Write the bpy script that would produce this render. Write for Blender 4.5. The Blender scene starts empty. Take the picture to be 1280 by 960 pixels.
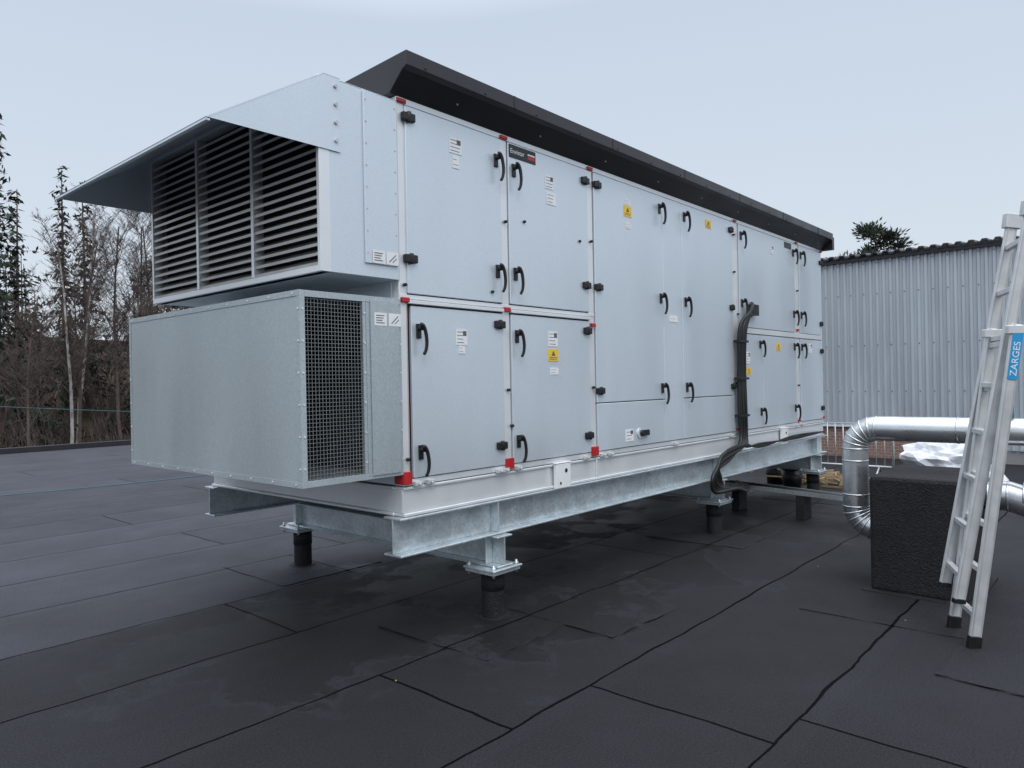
import bpy, math, random
from mathutils import Vector, Matrix
random.seed(7)
scn = bpy.context.scene
COL = scn.collection

# ------------------------------------------------------------------ materials
def new_mat(name):
    m = bpy.data.materials.new(name); m.use_nodes = True
    nt = m.node_tree
    return m, nt, nt.nodes["Principled BSDF"]

def surf(name, c, metallic=0.0, rough=0.5, var=0.08, scale=4.0, fine=0.0, fscale=200.0, bump=0.0, bscale=60.0, rvar=0.08, streak=False, spec=0.5):
    m, nt, b = new_mat(name)
    N, Lk = nt.nodes, nt.links
    tc = N.new("ShaderNodeTexCoord")
    mp = N.new("ShaderNodeMapping"); Lk.new(tc.outputs["Object"], mp.inputs[0])
    if streak: mp.inputs["Scale"].default_value = (1, 1, 0.25)
    n1 = N.new("ShaderNodeTexNoise"); n1.inputs["Scale"].default_value = scale; n1.inputs["Detail"].default_value = 4
    Lk.new(mp.outputs[0], n1.inputs["Vector"])
    mr = N.new("ShaderNodeMapRange"); mr.inputs[1].default_value = .3; mr.inputs[2].default_value = .7
    mr.inputs[3].default_value = 1 - var; mr.inputs[4].default_value = 1 + var
    Lk.new(n1.outputs["Fac"], mr.inputs[0]); fac = mr.outputs[0]
    if fine > 0:
        n2 = N.new("ShaderNodeTexVoronoi"); n2.inputs["Scale"].default_value = fscale
        Lk.new(tc.outputs["Object"], n2.inputs["Vector"])
        sp = N.new("ShaderNodeSeparateColor"); Lk.new(n2.outputs["Color"], sp.inputs[0])
        mr2 = N.new("ShaderNodeMapRange"); mr2.inputs[3].default_value = 1 - fine; mr2.inputs[4].default_value = 1 + fine
        Lk.new(sp.outputs[0], mr2.inputs[0])
        mu = N.new("ShaderNodeMath"); mu.operation = 'MULTIPLY'
        Lk.new(mr.outputs[0], mu.inputs[0]); Lk.new(mr2.outputs[0], mu.inputs[1]); fac = mu.outputs[0]
    vm = N.new("ShaderNodeVectorMath"); vm.operation = 'SCALE'; vm.inputs[0].default_value = c
    Lk.new(fac, vm.inputs["Scale"]); Lk.new(vm.outputs[0], b.inputs["Base Color"])
    mr3 = N.new("ShaderNodeMapRange"); mr3.inputs[1].default_value = .3; mr3.inputs[2].default_value = .7
    mr3.inputs[3].default_value = rough - rvar; mr3.inputs[4].default_value = rough + rvar
    Lk.new(n1.outputs["Fac"], mr3.inputs[0]); Lk.new(mr3.outputs[0], b.inputs["Roughness"])
    b.inputs["Metallic"].default_value = metallic
    b.inputs["Specular IOR Level"].default_value = spec
    if bump > 0:
        n3 = N.new("ShaderNodeTexNoise"); n3.inputs["Scale"].default_value = bscale; n3.inputs["Detail"].default_value = 3
        Lk.new(tc.outputs["Object"], n3.inputs["Vector"])
        bp = N.new("ShaderNodeBump"); bp.inputs["Strength"].default_value = bump; bp.inputs["Distance"].default_value = .01
        Lk.new(n3.outputs["Fac"], bp.inputs["Height"]); Lk.new(bp.outputs[0], b.inputs["Normal"])
    return m

M_panel = surf("aluzinc_panel", (.67,.735,.795), .45, .37, .06, 1.3, .05, 240, .12, 1.6, streak=True)
M_frame = surf("anodised_frame", (.78,.80,.82), .4, .36, .04, 3, 0)
M_galv = surf("galvanised_sheet", (.45,.505,.53), .45, .42, .08, 1.8, .08, 110, .06, 2.0, streak=True)
M_beam = surf("hot_dip_galvanised", (.58,.64,.67), .6, .36, .16, 5, .12, 55, .12, 30)
M_dark = surf("dark_gap", (.02,.02,.022), 0, .7)
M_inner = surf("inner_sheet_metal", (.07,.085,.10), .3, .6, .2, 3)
M_roofm = surf("dark_coated_steel", (.032,.031,.036), .1, .38, .08, 3, spec=.4)
M_black = surf("black_plastic", (.010,.010,.012), 0, .38, .1, 30)
M_red = surf("red_plastic", (.45,.015,.02), 0, .4, .1, 20)
M_white = surf("white_label", (.80,.81,.82), 0, .5, .03, 20)
M_ink = surf("label_print", (.10,.10,.11), 0, .6)
M_yel = surf("yellow_label", (.85,.55,.03), 0, .5, .04, 20)
M_blue = surf("blue_label", (.02,.30,.62), 0, .4)
M_louv = surf("louvre_aluminium", (.56,.56,.55), .5, .42, .08, 6)
M_wire = surf("galvanised_wire", (.55,.57,.58), .5, .45)
M_mesh = surf("mesh_wire", (.30,.32,.33), .5, .5)
M_ladder = surf("ladder_aluminium", (.66,.67,.68), .45, .42, .07, 12)
M_duct = surf("duct_cladding", (.68,.70,.72), .9, .30, .08, 5, 0, 200, .3, 7)
M_bitwrap = surf("bitumen_wrap", (.015,.015,.018), 0, .70, .3, 9, .6, 160, 1.0, 80, spec=.35)
M_cable = surf("cable_rubber", (.010,.010,.011), 0, .45)
M_bag = surf("white_tarpaulin", (.70,.72,.76), 0, .45, .1, 8)
M_wood = surf("offcut_timber", (.33,.24,.14), 0, .8, .3, 12)
M_conc = surf("concrete", (.24,.24,.245), 0, .85, .2, 3, 0, 200, .3, 40)
M_teal = surf("teal_paint", (.02,.16,.17), 0, .35)
M_wire_t = surf("teal_rope", (.07,.17,.19), 0, .7)
M_leaf = surf("dry_leaf", (.36,.28,.05), 0, .7)
M_spruce = surf("spruce_needles_hazed", (.046,.058,.046), 0, .9, .5, .7, spec=.1)  # needle green lightened a little: distance haze is put into the colour
M_pine = surf("pine_needles", (.062,.075,.058), 0, .9, .5, .7, spec=.1)
M_bark = surf("bark", (.14,.11,.10), 0, .9, .3, 5, spec=.1)
M_birch = surf("birch_bark", (.40,.38,.37), 0, .8, .5, 2.5, spec=.1)
M_twig = surf("twigs", (.125,.098,.090), 0, .9, .3, 3, spec=.1)
M_far = surf("far_conifers_hazed", (.078,.088,.086), 0, .95, .4, .4, spec=.1)  # painted haze: paler, greyer base colour stands in for the air between
M_corr = surf("corrugated_steel", (.46,.50,.54), .35, .46, .08, 2.5, streak=True)

def brick_mat():
    m, nt, b = new_mat("brick_masonry"); N, Lk = nt.nodes, nt.links
    tc = N.new("ShaderNodeTexCoord")
    br = N.new("ShaderNodeTexBrick"); br.inputs["Scale"].default_value = 4.2
    br.inputs["Color1"].default_value = (.26,.14,.10,1); br.inputs["Color2"].default_value = (.20,.12,.09,1); br.inputs["Mortar"].default_value = (.30,.29,.28,1)
    sx = N.new("ShaderNodeSeparateXYZ"); cx = N.new("ShaderNodeCombineXYZ")
    Lk.new(tc.outputs["Object"], sx.inputs[0]); Lk.new(sx.outputs[1], cx.inputs[0]); Lk.new(sx.outputs[2], cx.inputs[1])
    Lk.new(cx.outputs[0], br.inputs["Vector"]); Lk.new(br.outputs["Color"], b.inputs["Base Color"]); b.inputs["Roughness"].default_value = .85
    return m
M_brick = brick_mat()

def roof_mat():
    m, nt, b = new_mat("bitumen_roofing"); N, Lk = nt.nodes, nt.links
    def math_(op, a, c=None, d=None):
        n = N.new("ShaderNodeMath"); n.operation = op
        for i, v in enumerate((a, c, d)):
            if v is None: continue
            if isinstance(v, (int, float)): n.inputs[i].default_value = v
            else: Lk.new(v, n.inputs[i])
        return n.outputs[0]
    def rng(v, a, c, lo=0., hi=1.):
        n = N.new("ShaderNodeMapRange"); n.inputs[1].default_value = a; n.inputs[2].default_value = c; n.inputs[3].default_value = lo; n.inputs[4].default_value = hi
        Lk.new(v, n.inputs[0]); return n.outputs[0]
    tc = N.new("ShaderNodeTexCoord"); sx = N.new("ShaderNodeSeparateXYZ"); Lk.new(tc.outputs["Object"], sx.inputs[0])
    def noise(scale, det=5, rough=.5):
        n = N.new("ShaderNodeTexNoise"); n.inputs["Scale"].default_value = scale; n.inputs["Detail"].default_value = det; n.inputs["Roughness"].default_value = rough
        Lk.new(tc.outputs["Object"], n.inputs["Vector"]); return n.outputs["Fac"]
    nA = noise(2.3, 4); nB = noise(.9, 6, .6); nG = noise(95, 3, .85); nC = noise(.75, 7, .65)
    wob = math_('MULTIPLY', math_('SUBTRACT', nA, .5), .06)
    y = math_('DIVIDE', math_('ADD', math_('ADD', sx.outputs[1], .2), wob), .98)
    row = math_('FLOOR', y); fy = math_('FRACT', y)
    wn = N.new("ShaderNodeTexWhiteNoise"); wn.noise_dimensions = '1D'; Lk.new(row, wn.inputs["W"])
    xx = math_('DIVIDE', math_('ADD', math_('ADD', sx.outputs[0], math_('MULTIPLY', wn.outputs["Value"], 7.0)), wob), 6.3)
    fx = math_('FRACT', xx)
    seam = math_('MAXIMUM', math_('LESS_THAN', fy, math_('MULTIPLY', nB, .034)), math_('LESS_THAN', fx, .0028))
    lapb = math_('MULTIPLY', math_('GREATER_THAN', fy, .90), 1.0)
    wn2 = N.new("ShaderNodeTexWhiteNoise"); wn2.noise_dimensions = '2D'
    cb = N.new("ShaderNodeCombineXYZ"); Lk.new(row, cb.inputs[0]); Lk.new(math_('FLOOR', xx), cb.inputs[1]); Lk.new(cb.outputs[0], wn2.inputs["Vector"])
    tint = math_('MULTIPLY_ADD', wn2.outputs["Value"], .34, .80)
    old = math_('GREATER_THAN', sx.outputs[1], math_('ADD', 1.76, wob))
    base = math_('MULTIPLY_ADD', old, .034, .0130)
    big = math_('MULTIPLY_ADD', nB, 1.1, .45)
    gran = math_('MAXIMUM', math_('MULTIPLY_ADD', nG, 3.6, -.8), .15)
    v = math_('MULTIPLY', math_('MULTIPLY', base, tint), math_('MULTIPLY', big, gran))
    v = math_('MULTIPLY', v, math_('MULTIPLY_ADD', lapb, .16, 1.0))
    bx = math_('SUBTRACT', 1.0, math_('MULTIPLY', math_('ABSOLUTE', math_('SUBTRACT', sx.outputs[1], .55)), .55))
    bx2 = math_('SUBTRACT', 1.0, math_('MAXIMUM', 0.0, math_('MULTIPLY', math_('SUBTRACT', math_('ABSOLUTE', math_('SUBTRACT', sx.outputs[0], 3.0)), 4.2), .8)))
    wetv = math_('ADD', nC, math_('MULTIPLY', math_('MINIMUM', bx, bx2), .22))
    wet = rng(wetv, .61, .635)
    rim = math_('MULTIPLY', rng(wetv, .585, .608), math_('SUBTRACT', 1.0, wet))
    v = math_('MULTIPLY', v, math_('SUBTRACT', 1.0, math_('MULTIPLY', wet, .4)))
    v = math_('ADD', v, math_('MULTIPLY', rim, .007))
    v = math_('MULTIPLY', v, math_('SUBTRACT', 1.0, math_('MULTIPLY', seam, .8)))
    v = math_('ADD', v, rng(noise(1.7, 8, .72), .66, .80, 0, .04))
    cc = N.new("ShaderNodeCombineColor")
    Lk.new(math_('MULTIPLY', v, .94), cc.inputs[0]); Lk.new(v, cc.inputs[1]); Lk.new(math_('MULTIPLY', v, 1.30), cc.inputs[2])
    Lk.new(cc.outputs[0], b.inputs["Base Color"])
    r = math_('SUBTRACT', math_('MULTIPLY_ADD', nA, .25, .56), math_('MULTIPLY', wet, .18))
    Lk.new(r, b.inputs["Roughness"])
    Lk.new(math_('MULTIPLY', math_('SUBTRACT', 1.0, math_('MULTIPLY', seam, .85)), math_('MULTIPLY_ADD', nG, .5, .12)), b.inputs["Specular IOR Level"])
    h = math_('ADD', math_('MULTIPLY', fy, -.45), math_('MULTIPLY', nG, 1.1))
    h = math_('ADD', h, math_('MULTIPLY', nA, 1.6))
    h = math_('ADD', h, math_('MULTIPLY', seam, -.5))
    bp = N.new("ShaderNodeBump"); bp.inputs["Strength"].default_value = .7; bp.inputs["Distance"].default_value = .012
    Lk.new(h, bp.inputs["Height"]); Lk.new(bp.outputs[0], b.inputs["Normal"])
    return m
M_bit = roof_mat()

def terrain_mat():
    m, nt, b = new_mat("forest_floor"); N, Lk = nt.nodes, nt.links
    tc = N.new("ShaderNodeTexCoord"); n = N.new("ShaderNodeTexNoise"); n.inputs["Scale"].default_value = .25; n.inputs["Detail"].default_value = 9
    Lk.new(tc.outputs["Object"], n.inputs["Vector"])
    cr = N.new("ShaderNodeValToRGB"); cr.color_ramp.elements[0].position = .35; cr.color_ramp.elements[0].color = (.026,.023,.017,1)
    cr.color_ramp.elements[1].position = .7; cr.color_ramp.elements[1].color = (.085,.060,.044,1)
    Lk.new(n.outputs["Fac"], cr.inputs[0]); Lk.new(cr.outputs[0], b.inputs["Base Color"]); b.inputs["Roughness"].default_value = .95
    b.inputs["Specular IOR Level"].default_value = .1
    return m
M_ter = terrain_mat()

# ------------------------------------------------------------------ geometry helpers
class Part:
    def __init__(s, name, mat, bevel=0.0):
        s.n, s.m, s.bv = name, mat, bevel; s.v, s.f, s.sm = [], [], []
    def quadlist(s, vs, fs, smooth=False):
        o = len(s.v); s.v += [tuple(v) for v in vs]
        for f in fs: s.f.append(tuple(i + o for i in f)); s.sm.append(smooth)
        return s
    def box(s, x0, x1, y0, y1, z0, z1):
        vs = [(x0,y0,z0),(x1,y0,z0),(x1,y1,z0),(x0,y1,z0),(x0,y0,z1),(x1,y0,z1),(x1,y1,z1),(x0,y1,z1)]
        return s.quadlist(vs, [(0,3,2,1),(4,5,6,7),(0,1,5,4),(1,2,6,5),(2,3,7,6),(3,0,4,7)])
    def obox(s, p0, p1, w, h, side):
        p0, p1 = Vector(p0), Vector(p1); d = (p1 - p0).normalized(); sd = Vector(side); sd = (sd - d * sd.dot(d)).normalized(); u = d.cross(sd)
        vs = []
        for p in (p0, p1):
            for a, c in ((-1,-1),(1,-1),(1,1),(-1,1)): vs.append(p + sd * a * w / 2 + u * c * h / 2)
        return s.quadlist(vs, [(0,1,2,3),(7,6,5,4),(0,4,5,1),(1,5,6,2),(2,6,7,3),(3,7,4,0)])
    def tube(s, pts, r, seg=10, smooth=True, caps=True, r1=None):
        pts = [Vector(p) for p in pts]; n = len(pts); vs = []
        t = (pts[1] - pts[0]).normalized()
        ref = Vector((0,0,1)) if abs(t.z) < .9 else Vector((1,0,0))
        u = t.cross(ref).normalized()
        for i, p in enumerate(pts):
            if i == 0: t = pts[1] - pts[0]
            elif i == n - 1: t = pts[-1] - pts[-2]
            else: t = (pts[i+1] - p).normalized() + (p - pts[i-1]).normalized()
            t.normalize(); u = (u - t * u.dot(t)).normalized(); w = t.cross(u)
            rr = r if r1 is None else r + (r1 - r) * i / (n - 1)
            for k in range(seg):
                an = 2 * math.pi * k / seg; vs.append(p + (u * math.cos(an) + w * math.sin(an)) * rr)
        fs = []
        for i in range(n - 1):
            for k in range(seg):
                k2 = (k + 1) % seg; fs.append((i*seg+k, i*seg+k2, (i+1)*seg+k2, (i+1)*seg+k))
        s.quadlist(vs, fs, smooth)
        if caps:
            o = len(s.v) - n * seg
            s.f.append(tuple(o + k for k in reversed(range(seg)))); s.sm.append(False)
            s.f.append(tuple(o + (n-1)*seg + k for k in range(seg))); s.sm.append(False)
        return s
    def prism_x(s, prof, x0, x1):
        n = len(prof); vs = [(x0, y, z) for y, z in prof] + [(x1, y, z) for y, z in prof]
        fs = [(i, (i+1) % n, (i+1) % n + n, i + n) for i in range(n)] + [tuple(reversed(range(n))), tuple(range(n, 2*n))]
        return s.quadlist(vs, fs)
    def done(s, parent=None):
        me = bpy.data.meshes.new(s.n); me.from_pydata(s.v, [], s.f); me.materials.append(s.m)
        me.polygons.foreach_set("use_smooth", s.sm); me.update()
        ob = bpy.data.objects.new(s.n, me); COL.objects.link(ob)
        if s.bv > 0:
            md = ob.modifiers.new("bevel", 'BEVEL'); md.width = s.bv; md.segments = 2 if s.bv > .0045 else 1; md.limit_method = 'ANGLE'; md.angle_limit = math.radians(50)
        if parent: ob.parent = parent
        return ob

def empty(name):
    e = bpy.data.objects.new(name, None); COL.objects.link(e); return e
def smooth_path(pts, n=8):
    P = [Vector(p) for p in pts]; P = [P[0]*2-P[1]] + P + [P[-1]*2-P[-2]]; out = []
    for i in range(1, len(P)-2):
        for k in range(n):
            t = k/n; a, b, c, d = P[i-1], P[i], P[i+1], P[i+2]
            out.append(.5*((2*b)+(-a+c)*t+(2*a-5*b+4*c-d)*t*t+(-a+3*b-3*c+d)*t**3))
    out.append(P[-2]); return out

OFF = -.815
def A(L): return L + OFF

# ------------------------------------------------------------------ roof, terrain
roof = empty("flat_roof")
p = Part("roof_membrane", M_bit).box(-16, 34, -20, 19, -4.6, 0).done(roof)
Part("roof_edge_flashing", M_roofm, .004).box(-16, 34, 18.85, 19.08, .004, .14).done(roof)
pt = Part("membrane_patches", M_bit, .002)
def patch(cx, cy, w, h, ang, z1):
    c, s_ = math.cos(ang), math.sin(ang)
    n = 10
    loop = []
    for (ax, ay), (bx, by) in (((-1,-1),(1,-1)),((1,-1),(1,1)),((1,1),(-1,1)),((-1,1),(-1,-1))):
        for i in range(n):
            t = i / n; loop.append((ax+(bx-ax)*t, ay+(by-ay)*t))
    vs = []
    for z in (.0005, z1):
        for x, y in loop:
            lx, ly = x*w/2 + random.uniform(-.010,.010), y*h/2 + random.uniform(-.010,.010)
            vs.append((cx + lx*c - ly*s_, cy + lx*s_ + ly*c, z))
    m = len(loop)
    pt.quadlist(vs, [tuple(range(m, 2*m))] + [(i, (i+1)%m, (i+1)%m+m, i+m) for i in range(m)])
patch(-.05, -.02, 1.15, .98, .02, .006); patch(.55, -.45, .8, .9, -.04, .009)
patch(0, 2.33, 1.0, 1.0, .0, .006); patch(3.4, .0, 1.1, 1.0, .03, .006); patch(3.4, 2.33, 1.0, 1.0, .0, .006)
patch(2.0, -2.3, 1.15, 1.5, .03, .006); patch(1.2, -2.95, 1.0, .8, -.05, .010); patch(6.3, 0, 1, 1, 0, .006)
pt.done(roof)

def th(x, y):
    base = -4.6
    t = min(max((y - 24) / 52, 0), 1); base += 11.0 * t * t * (3 - 2*t)
    base += (math.sin(x*.11 + 1.3) * math.cos(y*.09) * .5 + math.sin(x*.031)*.8) * min(1, max(0, (y-22)/20))
    return base
def axis():
    v = [i * 4.0 for i in range(-30, 41)]
    return [-1500, -900, -500, -300, -200, -150] + v + [200, 260, 350, 500, 900, 1500]
xs, ys = axis(), axis()
vs = [(x, y, th(x, y)) for y in ys for x in xs]; nx = len(xs)
fs = [(j*nx+i, j*nx+i+1, (j+1)*nx+i+1, (j+1)*nx+i) for j in range(len(ys)-1) for i in range(nx-1)]
Part("ground", M_ter).quadlist(vs, fs, True).done()

# ------------------------------------------------------------------ air handling unit
U = empty("air_handling_unit")
LEN = 7.45
Part("casing_core", M_dark).box(A(.01), A(LEN-.01), -.030, 2.33, .985, 3.325).done(U)
fr = Part("frame_profiles", M_frame, .003)
def fbox(L0, L1, z0, z1, y=-.043): fr.box(A(L0), A(L1), y, -.029, z0, z1)
for L0, L1 in ((0,.05),(.915,.985),(1.945,2.02),(4.615,4.70),(4.705,4.765),(6.44,6.58),(7.40,7.45)): fbox(L0, L1, 1.03, 3.29, -.044)
fbox(0, LEN, .99, 1.028, -.046); fbox(0, LEN, 3.292, 3.33, -.046)
fr.box(A(.052), A(.912), -.066, -.030, 2.088, 2.112); fr.box(A(.988), A(1.943), -.066, -.030, 2.088, 2.112); fr.box(A(.0), A(2.02), -.047, -.030, 2.118, 2.145)
fr.box(A(4.767), A(7.40), -.058, -.030, 2.10, 2.16)
fr.box(A(0)-.004, A(0)+.06, -.0405, .03, .992, 3.328); fr.box(A(0)-.004, A(0)+.06, 2.28, 2.34, .992, 3.328)
fr.done(U)
doors = dict(Ad=(.056,.908,2.152,3.286), Bd=(.992,1.938,2.152,3.286), J=(.075,.908,1.034,2.078), K=(.992,1.938,1.034,2.078),
    C=(2.03,3.12,1.425,3.286), Cb=(2.03,3.12,1.034,1.417), S=(3.126,3.474,1.034,3.286), D=(3.48,4.607,1.425,3.286), Db=(3.48,4.607,1.034,1.417),
    E=(4.775,6.432,2.168,3.286), F=(6.588,7.393,2.168,3.286), G=(4.775,5.362,1.034,2.092), H=(5.37,6.432,1.034,2.092), I=(6.588,7.393,1.034,2.092))
for L0, L1, z0, z1 in doors.values():
    k = random.uniform(-.0018,.0018); q = random.uniform(-.0018,.0018)
    d = Part("door_panel", M_panel, .004)
    x0, x1 = A(L0), A(L1)
    yy = [-.055+k+q, -.055-k+q, -.055-k-q, -.055+k-q]
    d.quadlist([(x0,yy[0],z0),(x1,yy[1],z0),(x1,-.031,z0),(x0,-.031,z0),(x0,yy[3],z1),(x1,yy[2],z1),(x1,-.031,z1),(x0,-.031,z1)],
               [(0,3,2,1),(4,5,6,7),(0,1,5,4),(1,2,6,5),(2,3,7,6),(3,0,4,7)])
    d.done(U)
dr = Part("casing_panels", M_panel, .004)
dr.box(A(0), A(LEN), 2.331, 2.35, .99, 3.33); dr.box(A(LEN)-.009, A(LEN)+.01, -.03, 2.33, .99, 3.33)
dr.box(A(0)-.002, A(0)+.009, .031, 2.279, .992, 3.328)
dr.done(U)

hd = Part("door_handles", M_black, .002); hg = Part("door_hinges", M_black, .006)
def handle(L, z, sgn):
    x = A(L)
    hd.box(x-.018, x+.018, -.066, -.053, z+.02, z+.11)
    hd.tube([(x,-.06,z+.082),(x,-.100,z+.085)], .017, 12)
    hd.tube(smooth_path([(x-sgn*.020,-.098,z+.102),(x-sgn*.004,-.105,z+.098),(x+sgn*.012,-.109,z+.06),(x+sgn*.020,-.110,z+.0),(x+sgn*.016,-.106,z-.05),(x+sgn*.004,-.098,z-.080)],3), .0135, 8, r1=.010)
def hinge(L, z):
    x = A(L); hg.box(x-.048, x+.048, -.078, -.045, z-.025, z+.025)
    hg.tube([(x,-.070,z-.033),(x,-.070,z+.033)], .015, 10)
for L, z in ((.075,3.215),(.075,2.36),(1.90,3.19),(1.90,2.36),(2.07,3.19),(2.07,2.36),(2.07,1.52),(.865,2.0),(.865,1.17),(1.90,2.0),(1.90,1.17),
             (4.57,3.19),(4.57,2.36),(4.57,1.52),(7.37,3.15),(7.37,2.32),(7.37,1.95),(7.37,1.18)): hinge(L, z)
for L, z, s_ in ((.86,3.06,1),(.86,2.30,1),(1.045,3.03,1),(1.045,2.30,1),(3.07,3.10,1),(3.07,2.28,1),(3.07,1.46,1),(3.54,3.10,1),(3.54,2.28,1),(3.54,1.46,1),
                 (.13,1.86,1),(.13,1.12,1),(1.045,1.86,1),(1.045,1.12,1),(4.83,3.10,1),(4.83,2.36,1),(6.38,3.10,1),(6.38,2.33,1),(6.64,3.10,1),(6.64,2.33,1),
                 (5.31,1.92,1),(5.31,1.15,1),(6.38,1.92,1),(6.64,1.92,1),(6.38,1.15,1)): handle(L, z, s_)
for L, z in ((.95,2.72),(.95,1.55),(1.98,2.72),(1.98,1.55),(4.65,2.75),(4.65,1.55),(4.65,3.15),(.03,2.2),(.03,1.15),(1.15,2.75),(1.82,2.7),(.80,2.22),(6.51,2.7),(6.51,1.5),(4.73,2.3),(4.73,1.3),(.98,1.3)):
    hg.tube([(A(L),-.044,z),(A(L),-.072,z)], .011, 10)
hd.done(U); hg.done(U)

lb = Part("white_labels", M_white); ik = Part("label_print", M_ink); yl = Part("yellow_warning_labels", M_yel)
YL = -.0592
def label(L, z, w, h, rows=5):
    x = A(L); lb.box(x-w/2, x+w/2, YL, -.0552, z-h/2, z+h/2)
    for i in range(rows):
        zz = z + h/2 - h*(i+.7)/(rows+.4); a = random.uniform(.55,.95)
        ik.box(x-w*.42, x-w*.42+w*.84*a, YL-.0006, YL-.0001, zz-h*.02, zz+h*.02)
    if h > .09: ik.box(x+w*.1, x+w*.42, YL-.0007, YL-.0001, z+h*.1, z+h*.42)
def ylabel(L, z, w, h):
    x = A(L); yl.box(x-w/2, x+w/2, YL, -.0552, z-h/2, z+h/2)
    ik.quadlist([(x-w*.2,YL-.0005,z-h*.05),(x+w*.2,YL-.0005,z-h*.05),(x,YL-.0005,z+h*.4)], [(0,1,2)])
    ik.box(x-w*.4, x+w*.4, YL-.0007, YL-.0001, z-h*.22, z-h*.17); ik.box(x-w*.4, x+w*.3, YL-.0007, YL-.0001, z-h*.36, z-h*.31)
label(.475,3.135,.11,.10,4); label(.475,3.03,.06,.08,2); label(1.45,3.09,.10,.10,4); label(1.47,2.97,.11,.09,3)
label(.50,1.90,.10,.10,4); label(.50,1.82,.055,.05,2); label(1.46,1.92,.11,.11,4); ylabel(1.46,1.80,.12,.09); label(1.47,1.68,.10,.05,2)
label(2.53,3.13,.09,.05,2); ylabel(2.53,3.05,.12,.09); label(2.53,2.93,.07,.05,2); label(3.30,2.17,.15,.06,1); label(2.50,1.13,.12,.10,3)
ylabel(4.05,3.17,.12,.08); label(4.97,1.83,.09,.13,4); ylabel(4.98,1.68,.11,.08); ylabel(5.85,1.97,.13,.09); label(6.95,1.98,.10,.12,3); label(5.7,3.12,.1,.1,3)
lb.done(U); yl.done(U)
nm = Part("nameplate", M_black).box(A(1.0), A(1.29), -.0592, -.0552, 3.185, 3.275)
nm.box(A(6.0)+.1, A(6.0)+.32, -.0592, -.0552, 3.20, 3.27); nm.done(U)
Part("nameplate_red_mark", M_red).box(A(1.20), A(1.28), -.0602, -.0593, 3.205, 3.23).done(U)
Part("nameplate_white_mark", M_white).box(A(1.20), A(1.28), -.0602, -.0593, 3.235, 3.245).done(U)
ik.done(U)
def text(body, size, loc, mat, parent, rot, name):
    cu = bpy.data.curves.new(name, 'FONT'); cu.body = body; cu.size = size; cu.extrude = .0004
    o = bpy.data.objects.new(name, cu); COL.objects.link(o); o.matrix_world = Matrix.Translation(loc) @ rot
    cu.materials.append(mat); o.parent = parent; return o
RX = Matrix.Rotation(math.radians(90), 4, 'X')
text("Envistar", .048, (A(1.01), -.0602, 3.215), M_white, U, RX, "nameplate_text")

rd = Part("red_corner_pieces", M_red, .004)
for L, w in ((.025,.06),(.95,.08),(1.985,.085)):
    rd.box(A(L-w/2), A(L+w/2), -.064, -.047, 1.00, 1.075)
rd.box(A(0)-.008, A(.05), -.060, .03, 1.00, 1.075)
for L in (.03,.95,1.985,4.69,6.51,7.42): rd.box(A(L-.035), A(L+.035), -.060, -.047, 3.295, 3.318)
for L, z in ((.03,2.11),(.95,2.11),(1.985,2.05),(6.51,1.05),(4.7,1.05),(6.51,2.2),(7.42,1.05)): rd.box(A(L-.03), A(L+.03), -.066, -.047, z-.014, z+.014)
rd.box(A(.0505), A(.0545), -.042, -.036, 1.08, 2.08)
rd.done(U)

vl = Part("drain_valve", M_black, .003); vl.tube([(A(2.68),-.055,1.14),(A(2.68),-.09,1.14)], .028, 16); vl.box(A(2.70), A(2.79), -.085,-.058,1.115,1.165); vl.done(U)
vr = Part("drain_valve_ring", M_frame); vr.tube([(A(2.66),-.0555,1.14),(A(2.66),-.066,1.14)], .042, 20); vr.done(U)

bf = Part("base_frame", M_frame, .004)
bf.box(A(0), A(LEN), -.036, -.028, .826, .984); bf.box(A(0), A(LEN), -.052, .04, .806, .825); bf.box(A(0), A(LEN), -.050, .04, .966, .984)
bf.box(A(0)+.002, A(0)+.010, -.027, 2.33, .826, .984); bf.box(A(0)-.012, A(0)+.05, .041, 2.34, .806, .825); bf.box(A(0)-.010, A(0)+.05, .041, 2.34, .966, .984)
bf.box(A(0)+.01, A(LEN), 2.30, 2.34, .826, .965); bf.box(A(LEN)-.012, A(LEN)-.002, -.02, 2.3, .826, .965)
for L in (2.02, 4.68): bf.box(A(L-.012), A(L+.012), -.049, -.037, .827, .964)
bf.done(U)
Part("underside_pan", M_galv).box(A(0)+.06, A(LEN)-.03, .045, 2.29, .945, .964).done(U)
lk = Part("lifting_brackets", M_white, .006)
for L in (1.53, 5.95): lk.box(A(L-.09), A(L+.09), -.082, -.053, .80, .985); lk.box(A(L-.10), A(L+.10), -.086, -.053, .986, .996)
lk.done(U)
cl = Part("base_clamps", M_ladder, .002); cb = Part("bracket_holes", M_dark)
for L in (.10,.20,.84,.90,1.04,1.86,2.09,2.2,3.3,4.5,4.8,6.4,6.6): cl.box(A(L-.03), A(L+.03), -.075, -.047, .985, 1.012); cl.tube([(A(L),-.076,.998),(A(L),-.09,.998)], .009, 6)
for L in (1.53, 5.95):
    cb.tube([(A(L+.03),-.083,.93),(A(L+.03),-.085,.93)], .016, 14); cb.tube([(A(L-.04),-.083,.84),(A(L-.04),-.085,.84)], .010, 14)
cl.done(U); cb.done(U)

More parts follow.
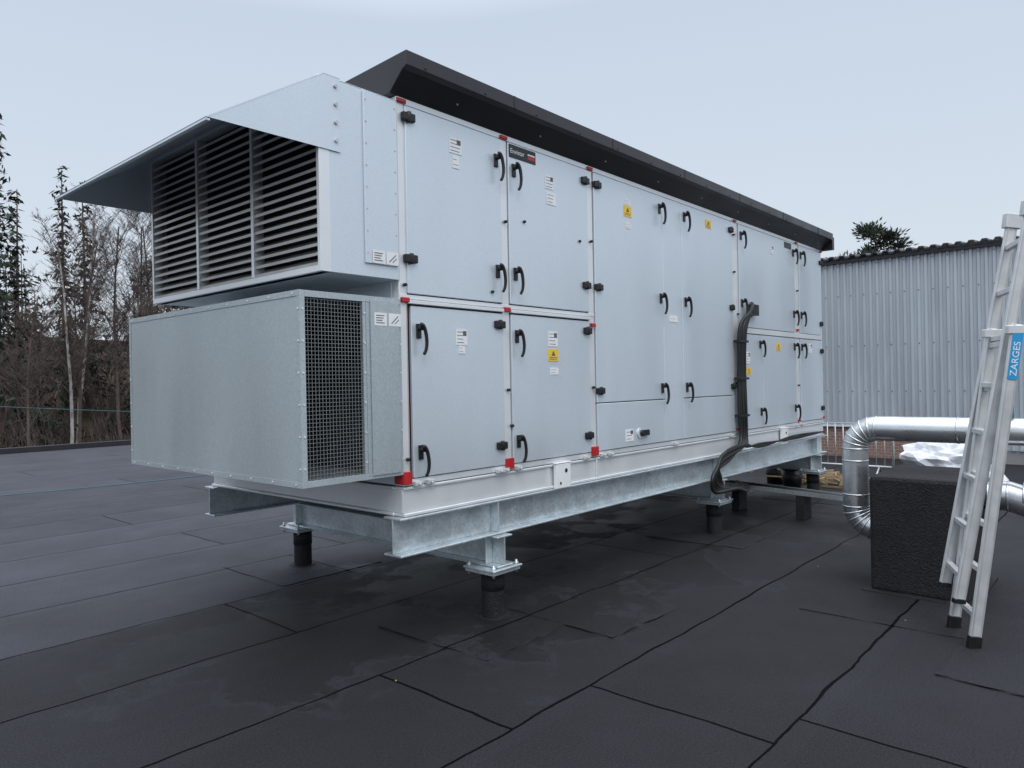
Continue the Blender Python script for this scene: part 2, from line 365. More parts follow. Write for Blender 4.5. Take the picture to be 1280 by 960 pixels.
rc = Part("roof_cap", M_roofm, .003)
rc.prism_x([(-.040,3.332),(-.165,3.44),(-.20,3.455),(-.20,3.542),(1.15,3.50),(2.50,3.42),(2.50,3.34),(2.35,3.332)], A(-.05), A(7.48))
rc.box(A(7.485), A(7.56), -.19, -.02, 3.33, 3.50)
rc.done(U)
rv = Part("roof_cap_seams", M_roofm, .001)
for i in range(6): rv.box(A(.9+i*1.2), A(.915+i*1.2), -.2035, -.199, 3.46, 3.54)
for i in range(15): rv.tube([(A(.1+i*.52), -.199, 3.475), (A(.1+i*.52), -.205, 3.475)], .008, 8)
rv.done(U)
bs = Part("roof_cap_screws", M_louv)
for i in range(9):
    x = A(.45+i*.84); bs.tube([(x,-.105,3.386),(x,-.112,3.380)], .006, 8)
bs.done(U)

# lower intake box
x0, x1 = A(-.69), A(0)-.006
ib = Part("intake_box", M_galv, .003); y0, y1, z0, z1 = -.052, 2.165, 1.062, 2.112
ib.box(x0, x0+.004, y0+.004, y1-.004, z0+.004, z1-.004)
ib.box(x0-.002, x1, y0, y1, z1-.004, z1); ib.box(x0-.002, x1, y0, y1, z0, z0+.004); ib.box(x0+.005, x1, y1-.004, y1, z0+.005, z1-.005)
ib.box(x0-.003, x0-.0005, y0-.002, y0+.03, z0+.001, z1-.001); ib.box(x0-.003, x0-.0005, y1-.03, y1+.002, z0+.001, z1-.001)
ib.box(x0-.0045, x0-.0031, y0, y1, z1-.032, z1+.001); ib.box(x0-.0045, x0-.0031, y0, y1, z0-.001, z0+.03)
ib.box(x0-.003, x0+.028, y0-.004, y0-.001, z0, z1); ib.box(x0+.029, x1, y0-.004, y0-.001, z1-.035, z1); ib.box(x0+.029, x1, y0-.004, y0-.001, z0, z0+.035)
ib.box(A(-.285), A(-.265), y0-.003, y0+.02, z0+.036, z1-.036)
ib.box(A(-.262), x1, y0-.002, y0+.002, z0+.036, z1-.036)
ib.box(A(-.235), A(-.03), y0-.012, y0-.0045, z0+.02, z1-.02)
ib.done(U)
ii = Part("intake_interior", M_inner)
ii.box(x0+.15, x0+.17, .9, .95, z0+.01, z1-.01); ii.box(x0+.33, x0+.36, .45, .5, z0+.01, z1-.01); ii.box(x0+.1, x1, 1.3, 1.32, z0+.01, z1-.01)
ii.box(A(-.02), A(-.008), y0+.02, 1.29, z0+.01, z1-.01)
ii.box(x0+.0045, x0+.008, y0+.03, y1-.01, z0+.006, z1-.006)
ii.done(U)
gm = Part("intake_mesh", M_mesh)
xx = x0+.028
while xx < A(-.285): gm.box(xx-.0011, xx+.0011, y0+.004, y0+.0062, z0+.03, z1-.03); xx += .0215
zz = z0+.04
while zz < z1-.03: gm.box(x0+.02, A(-.283), y0+.0066, y0+.009, zz-.0011, zz+.0011); zz += .0215
gm.done(U)
rvt = Part("intake_box_rivets", M_frame)
for i in range(10):
    y = y0+.06+i*(y1-y0-.12)/9
    for z in (z0+.015, z1-.016): rvt.tube([(x0-.0045,y,z),(x0-.008,y,z)], .006, 8)
for i in range(6):
    z = z0+.1+i*.17
    for y in (y0+.014, y1-.014): rvt.tube([(x0-.003,y,z),(x0-.007,y,z)], .006, 8)
    for x in (x0+.013, A(-.275)): rvt.tube([(x,y0-.004,z),(x,y0-.008,z)], .006, 8)
    rvt.tube([(A(-.02),y0-.012,z),(A(-.02),y0-.014,z)], .005, 8)
rvt.done(U)
sl = Part("side_stickers", M_white); si = Part("side_sticker_print", M_ink)
for cx_, cz, yy in ((-.165,1.985,y0-.0135),(-.06,1.985,y0-.0135),(-.17,2.345,-.0675),(-.07,2.345,-.0675)):
    sl.box(A(cx_-.045), A(cx_+.045), yy, yy+.0012, cz-.04, cz+.035)
    if cx_ < -.1:
        for k in range(4): si.box(A(cx_-.033), A(cx_+.028-.008*(k%3)), yy-.0008, yy-.0001, cz+.016-k*.014, cz+.021-k*.014)
    else: si.obox((A(cx_-.025),yy-.0006,cz-.025),(A(cx_+.025),yy-.0006,cz+.02), .001, .005, (0,1,0)); si.obox((A(cx_-.0),yy-.0006,cz-.025),(A(cx_+.03),yy-.0006,cz+.0), .001, .004, (0,1,0))
sl.done(U); si.done(U)

# upper exhaust body
ex = Part("exhaust_body", M_panel, .003)
ea, eb = A(-.535), A(0)-.006; ey0, ey1 = -.05, 2.08; ez0, ez1 = 2.225, 3.297
ex.box(ea, eb, ey0, ey0+.004, ez0, ez1-.005); ex.box(ea, eb, ey1-.004, ey1, ez0, ez1-.005)
ex.box(ea, eb, ey0, ey1, ez1-.004, ez1); ex.box(ea+.001, eb, ey0+.005, ey1-.005, ez0, ez0+.004)
ex.box(A(-.26), A(-.02), ey0-.014, ey0-.001, 2.30, 3.285)
ex.done(U)
eg = Part("exhaust_rivets", M_louv)
for i in range(8):
    z = 2.36+i*.125
    for x in (A(-.245), A(-.035)): eg.tube([(x,ey0-.014,z),(x,ey0-.017,z)], .005, 8)
for i in range(4): eg.tube([(A(-.445),ey0-.010,2.95+i*.1),(A(-.445),ey0-.020,2.95+i*.1)], .011, 8)
eg.done(U)
Part("exhaust_dark_plenum", M_dark).box(ea+.09, ea+.10, ey0+.005, ey1-.005, ez0+.005, ez1-.006).done(U)
lf = Part("louvre_frame", M_frame, .002)
lf.box(ea-.02, ea+.05, ey0-.002, ey0+.025, ez0, ez1-.006); lf.box(ea-.02, ea+.05, ey1-.02, ey1+.001, ez0, ez1-.006)
lf.box(ea-.02, ea+.05, ey0+.026, ey1-.021, ez0, ez0+.035); lf.box(ea-.02, ea+.05, ey0+.026, ey1-.021, ez1-.04, ez1-.006)
div = [ey0+.025, .655, 1.365, ey1-.02]
for y in div[1:3]: lf.box(ea-.022, ea+.05, y-.014, y+.014, ez0+.036, ez1-.041)
lf.done(U)
lv = Part("louvre_blades", M_louv)
nb = 19
for i in range(nb):
    z = ez0+.045+i*(ez1-ez0-.095)/nb
    for k in range(3):
        ya, yb = div[k]+(.015 if k else .002), div[k+1]-(.015 if k < 2 else .002)
        prof = [(ea-.012,z-.008),(ea-.014,z+.008),(ea+.012,z+.012),(ea+.052,z+.044),(ea+.054,z+.041),(ea+.013,z+.008),(ea-.010,z+.002)]
        n = len(prof); vv = [(x, ya, q) for x, q in prof] + [(x, yb, q) for x, q in prof]
        lv.quadlist(vv, [(j, j+n, (j+1)%n+n, (j+1)%n) for j in range(n)] + [tuple(range(n)), tuple(reversed(range(n, 2*n)))])
lv.done(U)
hy0, hy1 = -.056, 2.086; hx = A(-1.18); hxt = A(-.52); hxb = A(-.415)
hood = Part("rain_hood", M_panel)
t = .003
for y in (hy0-t, hy1):
    prof = [(hxb,2.892),(hx,2.892),(hxt,3.30),(hxb,3.30)]
    vv = [(x, y, z) for x, z in prof] + [(x, y+t, z) for x, z in prof]
    hood.quadlist(vv, [(0,1,2,3),(7,6,5,4),(0,4,5,1),(1,5,6,2),(2,6,7,3),(3,7,4,0)])
vv = []
for (x, z) in ((hx,2.894),(hxt,3.303),(hxb,3.303),(hxb,3.299),(hxt,3.299),(hx+.004,2.889)):
    vv.append((x, hy0-t-.001, z))
vv += [(x, hy1+t+.001, z) for x, _, z in vv]
hood.quadlist(vv, [(i, i+6, (i+1)%6+6, (i+1)%6) for i in range(6)] + [(5,0,1,4),(4,1,2,3),(10,7,6,11),(9,8,7,10)])
hood.box(hx, hx+.02, hy0, hy1, 2.878, 2.888)
hood.box(hxt-.04, hxt-.034, hy0, hy1, 3.25, 3.272)
hood.done(U)

# ------------------------------------------------------------------ steel support frame
S = empty("steel_support_frame")
st = Part("steel_beams", M_beam, .003)
def ibx(x0, x1, yc, z0, z1, w=.16):
    st.box(x0, x1, yc-w/2, yc+w/2, z0, z0+.013); st.box(x0, x1, yc-w/2, yc+w/2, z1-.013, z1); st.box(x0+.001, x1-.001, yc-.005, yc+.005, z0+.013, z1-.013)
def iby(y0, y1, xc, z0, z1, w=.15):
    st.box(xc-w/2, xc+w/2, y0, y1, z0, z0+.012); st.box(xc-w/2, xc+w/2, y0, y1, z1-.012, z1); st.box(xc-.005, xc+.005, y0+.001, y1-.001, z0+.012, z1-.012)
ibx(A(-.05), A(7.5), .01, .57, .803); ibx(A(-.05), A(7.5), 2.31, .57, .803)
for xc in (0, 3.37, 6.3):
    iby(-.12, 2.47, xc, .358, .567)
    for yc in (0, 2.33):
        st.box(xc-.145, xc+.145, yc-.145, yc+.145, .341, .355); st.box(xc-.135, xc+.135, yc-.135, yc+.135, .318, .338)
        st.box(xc-.07, xc-.006, yc-.006, yc+.006, .371, .554); st.box(xc+.006, xc+.07, yc-.006, yc+.006, .371, .554)
    for yc in (.01, 2.31):
        st.box(xc-.006, xc+.006, yc-.077, yc-.006, .584, .789); 
st.done(S)
sb = Part("bolts", M_beam)
for xc in (0, 3.37, 6.3):
    for yc in (0, 2.33):
        for dx in (-.115,.115):
            for dy in (-.115,.115): sb.tube([(xc+dx,yc+dy,.300),(xc+dx,yc+dy,.385)], .009, 6); sb.tube([(xc+dx,yc+dy,.356),(xc+dx,yc+dy,.370)], .016, 6)
sb.done(S)
sp_ = Part("support_posts", M_bitwrap)
for xc in (0, 3.37, 6.3):
    for yc in (0, 2.33):
        sp_.tube([(xc,yc,0),(xc,yc,.012),(xc,yc,.03),(xc,yc,.16),(xc,yc,.165),(xc,yc,.317)], .077, 28)
        sp_.tube([(xc,yc,.0),(xc,yc,.010)], .115, 28); sp_.tube([(xc,yc,.19),(xc,yc,.30)], .081, 28)
sp_.done(S)

# ------------------------------------------------------------------ cables
C = empty("cable_bundle")
cp = Part("cables", M_cable)
for i in range(8):
    o = (i-3.5)*.022; r = .013 if i % 3 else .018; j = random.uniform(-.02,.02); g = random.uniform(-.03,.03)
    pts = [(A(5.05)+o*.3,-.062,2.37+o),(A(4.97)+o*.3,-.11,2.36+o*.8),(A(4.80)+o,-.13,2.28+o*.3),(A(4.70)+o,-.11-.01*(i%2),2.10),(A(4.70)+o+j,-.10,1.7),(A(4.69)+o,-.10-.014*(i%3),1.25),(A(4.70)+o,-.11,.98),
           (A(4.62)+o+g,-.13,.88+j),(A(4.32)+o,-.15,.83+o*.8),(A(4.02)+o+g,-.16,.77+o),(A(3.90)+o,-.16,.65+o*.8),(A(3.98)+o*.8,-.15,.54+o*.9),(A(4.30),-.12+o,.46+j),(A(4.8),.0+o,.40+o*.4),(A(5.35),.2+o,.34),(A(5.70)+o,.4+o,.33)]
    cp.tube(smooth_path(pts), r, 8)
for i in range(3):
    cp.tube(smooth_path([(A(4.62)+i*.03,-.10,.98),(A(4.72),-.12,.86+.02*i),(A(5.2),-.10,.865-.02*i),(A(6.2),-.09,.84+.02*i),(A(7.3),-.08,.86),(A(7.8),.1,.8)]), .010, 6)
cp.done(C)
cs = Part("cable_straps", M_black)
for z in (2.0,1.6,1.2): cs.box(A(4.59), A(4.81), -.135, -.06, z-.012, z+.012)
cs.box(A(4.98), A(5.14), -.12, -.0602, 2.30, 2.42); cs.done(C)
T = empty("cable_tray")
tr = Part("tray_profile", M_beam)
d0, d1 = Vector((4.93,.61,.30)), Vector((4.45,-1.5,.30)); dd = (d1-d0).normalized(); sd = dd.cross(Vector((0,0,1)))
for k in (-1, 1):
    tr.obox(d0+sd*k*.1, d1+sd*k*.1, .003, .05, sd)
n = int((d1-d0).length/.06)
for i in range(n): q = d0+dd*(.03+.06*i); tr.obox(q-sd*.098+Vector((0,0,-.022)), q+sd*.098+Vector((0,0,-.022)), .035, .003, dd)
tr.done(T)
tc_ = Part("tray_cables", M_cable)
for i in range(5): o = (i-2)*.036; tc_.tube(smooth_path([d0+sd*o+Vector((0,0,.005)), d0.lerp(d1,.35)+sd*(o+random.uniform(-.02,.02))+Vector((0,0,.012)), d0.lerp(d1,.7)+sd*o+Vector((0,0,-.004)), d1+sd*o],5), .013, 8)
tc_.done(T)
tf = Part("tray_feet", M_bitwrap, .004)
for q in (.1,.5,.95): w = d0+(d1-d0)*q; tf.box(w.x-.11,w.x+.11,w.y-.05,w.y+.05,.001,.274)
tf.done(T)

# ------------------------------------------------------------------ ductwork and plinth
P = empty("insulated_pipe")
def arc(c, r, a0, a1, fn, n=6):
    return [fn(c, r, math.radians(a0+(a1-a0)*i/n)) for i in range(n+1)]
px, R = 2.8, .17
yz = lambda c, r, an: (px, c[0]+r*math.cos(an), c[1]+r*math.sin(an))
ya = -1.55
path = [(px,-1.86,.35)] + arc((ya-R,.35+R), R, -90, 0, yz) + arc((ya-R,1.17-R), R, 0, 90, yz) + [(px,-6,1.17)]
du = Part("pipe_cladding", M_duct)
du.tube(path, .1, 28, smooth=True)
def ring(p, d): 
    p, d = Vector(p), Vector(d).normalized(); du.tube([p-d*.006, p+d*.006], .1035, 28)
for i in range(1, len(path)-1):
    ring(path[i], Vector(path[i+1])-Vector(path[i-1]))
for y in (-2.3,-2.95,-3.6): ring((px,y,1.17), (0,1,0))
ring((px,ya,.62),(0,0,1)); ring((px,ya,.9),(0,0,1))
path2 = [(px-.05,-2.40,.70),(px-.05,-2.62,.70),(px-.05,-2.75,.66),(px-.05,-6,.62)]
du.tube(path2, .11, 28); 
for y in (-2.5,-2.62,-2.72): 
    p = Vector((px-.05,y,.70)); du.tube([p-Vector((0,.006,0)),p+Vector((0,.006,0))], .114, 28)
du.done(P)
sup = Part("pipe_support", M_beam, .002)
sup.box(2.70,2.75,-3.02,-2.97,.02,1.065); sup.box(2.62,2.83,-3.10,-2.89,.008,.018); sup.box(2.60,2.98,-3.02,-2.97,1.045,1.068)
sup.done(P)
B = Part("bitumen_wrapped_plinth", M_bitwrap, .03)
B.box(2.17, 3.05, -2.45, -1.82, 0, .86)
ob = B.done()
B2 = Part("wrap_skirt", M_bitwrap, .006); B2.box(2.12,3.1,-2.50,-1.77,.001,.016); B2.done(ob)
Cn = Part("paint_can", M_teal, .003); Cn.tube([(2.8,-2.62,1.272),(2.8,-2.62,1.35)], .035, 18); Cn.tube([(2.8,-2.62,1.351),(2.8,-2.62,1.362)], .038, 18)
Cn.done()

# ------------------------------------------------------------------ ladder
Ld = empty("aluminium_ladder")
rl = Part("rails", M_ladder, .004); rg = Part("rungs", M_ladder, .002); ft = Part("rubber_feet", M_black, .004); gv = Part("rail_grooves", M_louv)
rightv = Vector((.66,-.751,0)); fwd = Vector((.751,.66,0))
def rail(p0, p1):
    rl.obox(p0, p1, .068, .024, rightv)
    for k in (-1, 1): gv.obox(p0-fwd*.0128+rightv*.026*k, p1-fwd*.0128+rightv*.026*k, .008, .004, rightv)
n0, n1 = Vector((1.28,-2.62,.03)), Vector((1.383,-2.845,1.88))
f0, f1 = Vector((1.617,-2.46,.03)), Vector((1.719,-2.682,1.88))
rail(n0, n1); rail(f0, f1)
m0, m1 = Vector((1.295,-2.545,.26)), Vector((1.475,-2.905,2.52))
g0, g1 = Vector((1.632,-2.410,.26)), Vector((1.814,-2.775,2.52))
rail(m0, m1); rail(g0, g1)
for i in range(7): t = (i+.6)/7; rg.obox(n0.lerp(n1,t), f0.lerp(f1,t), .034, .030, rightv)
for i in range(8): t = (i+.5)/8; rg.obox(m0.lerp(m1,t), g0.lerp(g1,t), .034, .030, rightv)
dn = (n1-n0).normalized()
for q in (n0, f0): ft.obox(q-dn*.03, q+dn*.05, .076, .034, rightv)
for q in (m0, g0): ft.obox(q-dn*.01, q+dn*.02, .074, .030, rightv)
for q in (m1, g1): rl.obox(q-dn*.02, q+dn*.07, .10, .05, rightv)
for q in (n1, f1): rl.obox(q-dn*.03-rightv*.06, q-dn*.03+rightv*.06, .05, .035, Vector((0,0,1)))
rl.done(Ld); rg.done(Ld); ft.done(Ld); gv.done(Ld)
bl = Part("maker_label", M_blue)
qa, qb = n0.lerp(n1,.83)-fwd*.0165, n0.lerp(n1,.975)-fwd*.0165
bl.obox(qa, qb, .060, .002, rightv); bl.done(Ld)
xax = dn; nrm = -fwd; yax = nrm.cross(xax).normalized(); nrm = xax.cross(yax)
rot = Matrix((xax, yax, nrm)).transposed().to_4x4()
text("ZARGES", .055, n0.lerp(n1,.84)-fwd*.0182-yax*.019, M_white, Ld, rot, "label_text")

# ------------------------------------------------------------------ metal clad building
Bd = empty("metal_clad_building")
cw = Part("corrugated_wall", M_corr)
wx = 11.7
def corr(ya_, yb_, zb, zt):
    prof = []; y = ya_
    while y > yb_: prof += [(y, 0), (y-.045, 0), (y-.062, -.035), (y-.103, -.035)]; y -= .12
    vs = []
    for yy, dx in prof: vs += [(wx+dx, yy, zb), (wx+dx, yy, zt)]
    cw.quadlist(vs, [(2*i, 2*i+1, 2*i+3, 2*i+2) for i in range(len(prof)-1)])
corr(4.0, -9.5, .60, 3.93); corr(-.08, -9.5, .24, .597)
cw.done(Bd)
re = Part("corrugated_roof_edge", M_roofm)
vs = []
pr2 = []; y = 4.1
while y > -9.6: pr2 += [(y,.0),(y-.07,.0),(y-.10,.045),(y-.17,.045)]; y -= .2
for yy, dz in pr2: vs += [(wx-.16,yy,3.955+dz),(wx-.16,yy,3.925+dz),(wx+8,yy,4.7+dz)]
fs = []
for i in range(len(pr2)-1): fs += [(3*i,3*i+1,3*i+4,3*i+3),(3*i,3*i+3,3*i+5,3*i+2)]
re.quadlist(vs, fs); re.box(wx-.10, wx+.02, -9.5, 4.0, 3.86, 3.922); re.done(Bd)
Part("brick_base", M_brick).box(wx+.0, wx+8, -.07, 4.0, 0.002, .595).done(Bd)
Part("concrete_base", M_conc).box(wx+.004, wx+8, -9.5, -.075, 0.002, .595).done(Bd)
Part("wall_core", M_inner).box(wx+.05, wx+8, -9.5, 4.0, .60, 3.92).done(Bd)
Part("base_flashing", M_frame).box(wx-.06, wx+.03, -.07, 4.0, .598, .62).done(Bd)
ws = Part("cladding_screws", M_inner)
for zz in (1.3,2.2,3.2,3.8):
    y = 3.9
    while y > -9.3: ws.tube([(wx-.034,y+.0175+.0,zz),(wx-.042,y+.0175,zz)], .012, 6); y -= .24
ws.done(Bd)

# ------------------------------------------------------------------ barrier, clutter
Fb = empty("crowd_barrier")
bp_ = Part("barrier_tubes", M_wire); bx_ = 8.5
for yy0, yy1 in ((-.45,1.6),(1.7,3.8)):
    bp_.tube([(bx_,yy0,.12),(bx_,yy0,.86),(bx_,yy1,.86),(bx_,yy1,.12)], .020, 10); bp_.tube([(bx_,yy0,.2),(bx_,yy1,.2)], .016, 8)
    k = yy0+.12
    while k < yy1: bp_.tube([(bx_,k,.2),(bx_,k,.86)], .009, 6); k += .12
    for q in (yy0+.2, yy1-.2): bp_.tube([(bx_-.25,q,.02),(bx_,q,.19),(bx_+.25,q,.02)], .014, 8)
bp_.done(Fb)
def lump(name, c, sx, sy, sz, mat, seed, amp=.25, sub=4):
    import bmesh
    from mathutils import noise as mn
    bm = bmesh.new(); bmesh.ops.create_icosphere(bm, subdivisions=sub, radius=1)
    for v in bm.verts:
        n = mn.noise(v.co*1.7+Vector((seed,0,0)))+.5*mn.noise(v.co*4+Vector((0,seed,0)))
        v.co *= 1+amp*n; v.co = Vector((v.co.x*sx, v.co.y*sy, max(v.co.z, -.5)*sz)); v.co += Vector(c)
    me = bpy.data.meshes.new(name); bm.to_mesh(me); bm.free(); me.materials.append(mat)
    for q in me.polygons: q.use_smooth = False
    o = bpy.data.objects.new(name, me); COL.objects.link(o); return o
lump("white_rubble_bag", (8.9,-1.1,.20), .40, .60, .38, M_bag, 3, .5, 4)
wp = Part("timber_offcut_pile", M_wood)
for i in range(60):
    c = Vector((7.5+random.gauss(0,.3), .45+random.gauss(0,.35), .02+random.random()*.16)); a = random.uniform(0, 6.28); l = random.uniform(.15,.45)
    d = Vector((math.cos(a), math.sin(a), random.uniform(-.2,.2)))*l/2; wp.obox(c-d, c+d, random.uniform(.02,.05), .02, (0,0,1))
wp.done()
for bxx, byy in ((6.9,.5),(7.3,.9)):
    bk = Part("black_bucket", M_black); bk.tube([(bxx,byy,.005),(bxx,byy,.28)], .12, 20, r1=.15); bk.tube([(bxx,byy,.281),(bxx,byy,.30)], .158, 20)
    bk.tube(smooth_path([(bxx-.15,byy,.27),(bxx-.1,byy-.12,.20),(bxx+.1,byy-.12,.20),(bxx+.15,byy,.27)],4), .006, 6); bk.done()
rp = Part("teal_rope", M_wire_t)
rp.tube(smooth_path([(-9,13,.02),(-5,11.2,.012),(-1,10.0,.012),(2,9.6,.012),(5,9.9,.012),(9,10.2,.012)]), .007, 6); rp.done()
lw = Part("overhead_wire", M_wire_t)
lw.tube([(0+i*1.0, 28-.3*i, 1.0+.002*(i-15)**2-.045*i) for i in range(31)], .010, 5); lw.done()
le = Part("fallen_leaves", M_leaf)
for x, y in ((-1.15,-.35),(-1.9,-.9),(2.6,-1.3),(-3.0,1.5),(1.55,-2.2)):
    a = random.uniform(0,6.28); r = random.uniform(.006,.010)
    le.quadlist([(x+r*math.cos(a+k*math.pi/3)*(1.5 if k%3==0 else .8), y+r*math.sin(a+k*math.pi/3)*(1.5 if k%3==0 else .8), .013+.003*(k%2)) for k in range(6)], [tuple(range(6))])
le.done()

# ------------------------------------------------------------------ vegetation
def cone(pt, p0, p1, r0, r1, seg=6): pt.tube([p0, p1], r0, seg, smooth=True, caps=False, r1=r1)
def spray(pt, c, d, l, w, rnd):
    side = Vector((rnd.gauss(0,1), rnd.gauss(0,1), rnd.gauss(0,.6))); side = side - d*side.dot(d)
    if side.length < 1e-3: side = Vector((0,0,1))
    side.normalize()
    pt.quadlist([c-d*l*.5, c+side*w*.5-d*l*.1, c+d*l*.5, c-side*w*.5-d*l*.1], [(0,1,2,3)])
def spruce(x, y, h, rad, seed, name="spruce_tree", dens=1.0, bare=.12, mat=None, far=None):
    rnd = random.Random(seed); z0 = th(x, y)-.2
    if far is None:
        e = empty(name); tk = Part("trunk", M_bark); fo = Part("foliage", mat or M_spruce)
    else: tk = fo = far
    cone(tk, (x,y,z0), (x+rnd.uniform(-.2,.2),y,z0+h*.98), h*.012, .02)
    z = h*bare
    while z < h*.99:
        t = (z-h*bare)/(h*(1-bare)); L = rad*(1-t)**.85*rnd.uniform(.6,1.15)+.12
        for k in range(max(3, int((6 if far is None else 4)*(1-t*.3)))):
            if rnd.random() < .16: continue
            a = rnd.uniform(0, 6.283); l = L*rnd.uniform(.5,1.2); droop = -.40+.6*t
            d = Vector((math.cos(a), math.sin(a), droop*rnd.uniform(.6,1.3)))
            base = Vector((x, y, z0+z))
            if far is None: tk.tube([base, base+d*l], .03*(1-t)+.01, 3, caps=False, r1=.005)
            n = max(2, int(l*8*dens))
            for i in range(n):
                s = (i+.6)/n; c = base+d*l*s+Vector((rnd.gauss(0,.12),rnd.gauss(0,.12),rnd.gauss(0,.07)-.10)); c.z += .18*s*s*l*.5
                dv = (d*.7+Vector((rnd.gauss(0,.6),rnd.gauss(0,.6),rnd.gauss(0,.3)-.55))).normalized()
                spray(fo, c, dv, rnd.uniform(.35,.65)*(1.2-s*.4), rnd.uniform(.09,.20), rnd)
        z += rnd.uniform(.24,.46)*(1 if far is None else 1.9)
    if far is None: tk.done(e); fo.done(e)
def bare(x, y, h, seed, name="bare_birch_tree", mat=None, spread=.5):
    rnd = random.Random(seed); z0 = th(x, y)-.2; e = empty(name); tk = Part("trunk", mat or M_birch); br = Part("branches", M_twig)
    def grow(p, d, l, r, lev, part):
        n = (5,3,2,1)[lev]; pts = [p.copy()]; q = p.copy(); dd_ = d.copy()
        for i in range(n):
            dd_ = (dd_+Vector((rnd.gauss(0,.06),rnd.gauss(0,.06),rnd.gauss(0,.05)+(.05 if lev else .15)))).normalized(); q = q+dd_*l/n; pts.append(q.copy())
        part.tube(pts, r, 5 if lev == 0 else 3, caps=False, r1=r*.3)
        if lev >= 3: return
        cnt = (26, 10, 9)[lev]
        for i in range(cnt):
            s = rnd.uniform(.30 if lev == 0 else .15, .99); k = min(int(s*n), n-1); c = pts[k].lerp(pts[k+1], s*n-k)
            a = rnd.uniform(0,6.283); up = 1.0 if lev == 0 else .35
            nd = (Vector((math.cos(a), math.sin(a), up+rnd.gauss(0,.25)))*.8+dd_*.5).normalized()
            grow(c, nd, l*((.34,.5,.5)[lev])*(1.15-s*.6)*rnd.uniform(.6,1.1)*(spread*2 if lev == 0 else 1), max(r*(1-s*.6)*.32, .009), lev+1, br)
    grow(Vector((x,y,z0)), Vector((rnd.gauss(0,.02),rnd.gauss(0,.02),1)).normalized(), h, h*.009, 0, tk)
    tk.done(e); br.done(e)
def pine(x, y, h, cr, seed, dens=110):
    rnd = random.Random(seed); z0 = th(x, y)-.2; e = empty("pine_tree"); tk = Part("trunk", M_bark); fo = Part("foliage", M_pine)
    cone(tk, (x,y,z0), (x+.3,y,z0+h*.95), h*.014, .05)
    for i in range(34):
        s = rnd.uniform(0,1); z = z0+h*(.60+.38*s); a = rnd.uniform(0,6.283); l = cr*(1-.55*s)*rnd.uniform(.3,1.05)
        b0 = Vector((x+.2,y,z-.4)); c = Vector((x+math.cos(a)*l, y+math.sin(a)*l, z+rnd.uniform(-.1,.4)))
        tk.tube([b0, c], .05, 4, caps=False, r1=.015)
        rr = rnd.uniform(.45,.8)
        for k in range(dens):
            o = Vector((rnd.gauss(0,1),rnd.gauss(0,1),rnd.gauss(0,.6)))*rr*.5
            spray(fo, c+o, (o+Vector((0,0,.3))).normalized(), rnd.uniform(.22,.40), rnd.uniform(.07,.14), rnd)
    tk.done(e); fo.done(e)

for i, (x, y, h, r) in enumerate(((7.9,44.5,18.4,2.3),(11.4,45.5,15.8,1.9),(13.0,46.5,15.0,1.8),(4.5,46,17,2.6),(9.6,48,14.0,2.2),(17.0,46,10.5,2.4),(0.5,44,18,2.6),(22,46,13,2.2),(-5,47,17,2.5),(8.9,41.5,8.5,1.9),(14.6,43,8.0,2.0))):
    spruce(x, y, h, r, 100+i, bare=.15)
for i, (x, y, h, b) in enumerate(((9.3,38,12.0,1),(12.2,39,13.2,0),(13.4,39.5,13.0,0),(14.6,41,13.4,0),(10.9,42,13.4,1),(15.6,38.5,12.2,0),(13.9,36.5,11.2,0),(7.2,37,9.5,0),(12.7,37.5,12,1),(3,39,12,1),(19.5,40,12,0),(11.6,34.5,9.0,0),(10.2,39.5,12.0,0))):
    bare(x, y, h, 300+i, "bare_birch_tree" if b else "bare_deciduous_tree", M_birch if b else M_bark, .42 if b else .55)
pine(15.9, 37.5, 12.6, 1.7, 41); pine(45, 9.3, 15.9, 2.4, 42, 190)
ff = Part("distant_forest", M_far); rnd = random.Random(5)
for i in range(150):
    x = rnd.uniform(-40, 75); y = rnd.uniform(56, 80); spruce(x, y, rnd.uniform(4.5,9.0), rnd.uniform(1.6,2.4), 900+i, far=ff, bare=.03, dens=.5)
ff.done()
tk = Part("undergrowth_thicket", M_twig)
for i in range(1500):
    x = rnd.uniform(-8, 28); y = rnd.uniform(28, 50); z = th(x, y); h = rnd.uniform(1.2, 4.6)
    d = Vector((rnd.gauss(0,.2), rnd.gauss(0,.2), 1)).normalized(); p0 = Vector((x,y,z-.1)); p1 = p0+d*h
    tk.tube([p0, p1], .03, 3, caps=False, r1=.008)
    for k in range(6):
        s = rnd.uniform(.3,.95); q = p0.lerp(p1, s); dd2 = (d+Vector((rnd.gauss(0,.6),rnd.gauss(0,.6),.1))).normalized()
        tk.tube([q, q+dd2*h*.35*(1.1-s)], .014, 3, caps=False, r1=.006)
tk.done()
sh = Part("evergreen_shrubs", M_spruce)
for i in range(80):
    x = rnd.uniform(-8, 28); y = rnd.uniform(34, 58); z = th(x, y); h = rnd.uniform(1.2,3.2)
    for k in range(90):
        t = rnd.random(); o = Vector((rnd.gauss(0,.55)*(1.1-t), rnd.gauss(0,.55)*(1.1-t), t*h))*1.0
        spray(sh, Vector((x,y,z))+o, Vector((o.x,o.y,.4)).normalized(), rnd.uniform(.3,.55), rnd.uniform(.10,.20), rnd)
sh.done()

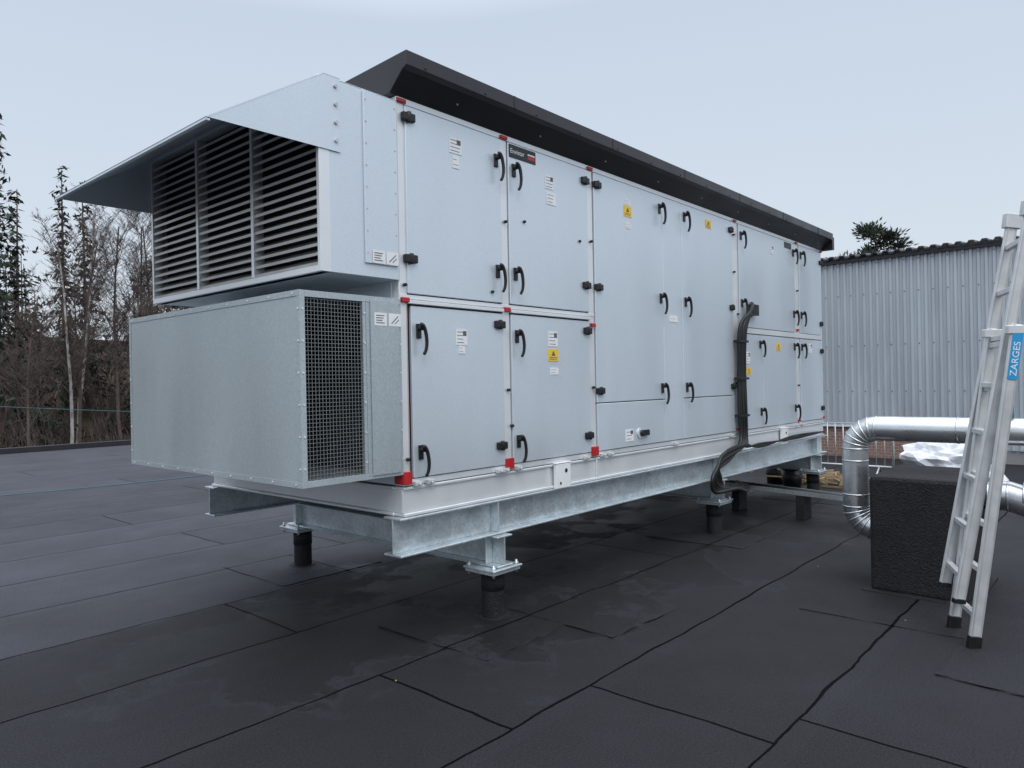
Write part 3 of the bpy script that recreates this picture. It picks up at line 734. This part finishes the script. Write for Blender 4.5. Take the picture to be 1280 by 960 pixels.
# ------------------------------------------------------------------ world, sun, camera
w = bpy.data.worlds.new("World"); scn.world = w; w.use_nodes = True
nt = w.node_tree; N, Lk = nt.nodes, nt.links; N.clear()
out = N.new("ShaderNodeOutputWorld"); add = N.new("ShaderNodeAddShader"); b1 = N.new("ShaderNodeBackground"); b2 = N.new("ShaderNodeBackground")
sky = N.new("ShaderNodeTexSky"); sky.sky_type = 'NISHITA'; sky.sun_disc = False; sky.sun_elevation = math.radians(48); sky.sun_rotation = math.radians(217)
b1.inputs[1].default_value = .010; Lk.new(sky.outputs[0], b1.inputs[0])
tc = N.new("ShaderNodeTexCoord"); sx = N.new("ShaderNodeSeparateXYZ"); Lk.new(tc.outputs["Generated"], sx.inputs[0])
cn = N.new("ShaderNodeTexNoise"); cn.inputs["Scale"].default_value = 1.6; cn.inputs["Detail"].default_value = 3; Lk.new(tc.outputs["Generated"], cn.inputs["Vector"])
ma = N.new("ShaderNodeMath"); ma.operation = 'MULTIPLY_ADD'; ma.inputs[1].default_value = .08; Lk.new(cn.outputs["Fac"], ma.inputs[0])
mb = N.new("ShaderNodeMath"); mb.operation = 'SUBTRACT'; mb.inputs[1].default_value = .04; Lk.new(sx.outputs[2], mb.inputs[0]); Lk.new(mb.outputs[0], ma.inputs[2])
cr = N.new("ShaderNodeValToRGB"); Lk.new(ma.outputs[0], cr.inputs[0]); el = cr.color_ramp.elements
el[0].position = 0; el[0].color = (.67,.73,.785,1)
el[1].position = 1; el[1].color = (2.1,2.17,2.30,1)
for pz, c in ((.18,(.63,.70,.78,1)),(.45,(.555,.645,.76,1)),(.64,(1.25,1.33,1.45,1))):
    e = el.new(pz); e.color = c
Lk.new(cr.outputs[0], b2.inputs[0]); b2.inputs[1].default_value = 1.0
Lk.new(b1.outputs[0], add.inputs[0]); Lk.new(b2.outputs[0], add.inputs[1]); Lk.new(add.outputs[0], out.inputs[0])
sl_ = bpy.data.lights.new("sun", 'SUN'); sl_.energy = 1.1; sl_.angle = math.radians(35); sl_.color = (1,.98,.95)
so = bpy.data.objects.new("sun", sl_); COL.objects.link(so)
sdir = Vector((-.6,-.8,1.11)); so.rotation_euler = sdir.to_track_quat('Z','Y').to_euler()

cam = bpy.data.cameras.new("camera"); co = bpy.data.objects.new("camera", cam); COL.objects.link(co); scn.camera = co
cam.sensor_width = 36; cam.lens = 25.54; cam.clip_end = 4000; cam.clip_start = .05
f = Vector((.7512,.660,-.0018)).normalized(); r0 = f.cross(Vector((0,0,1))).normalized(); u0 = r0.cross(f)
th_ = .0186; rr = r0*math.cos(th_)-u0*math.sin(th_); uu = u0*math.cos(th_)+r0*math.sin(th_)
mt = Matrix((rr, uu, -f)).transposed().to_4x4(); mt.translation = Vector((-3.645,-3.41,1.6)); co.matrix_world = mt
scn.view_settings.view_transform = 'Standard'; scn.view_settings.look = 'None'; scn.view_settings.exposure = 0
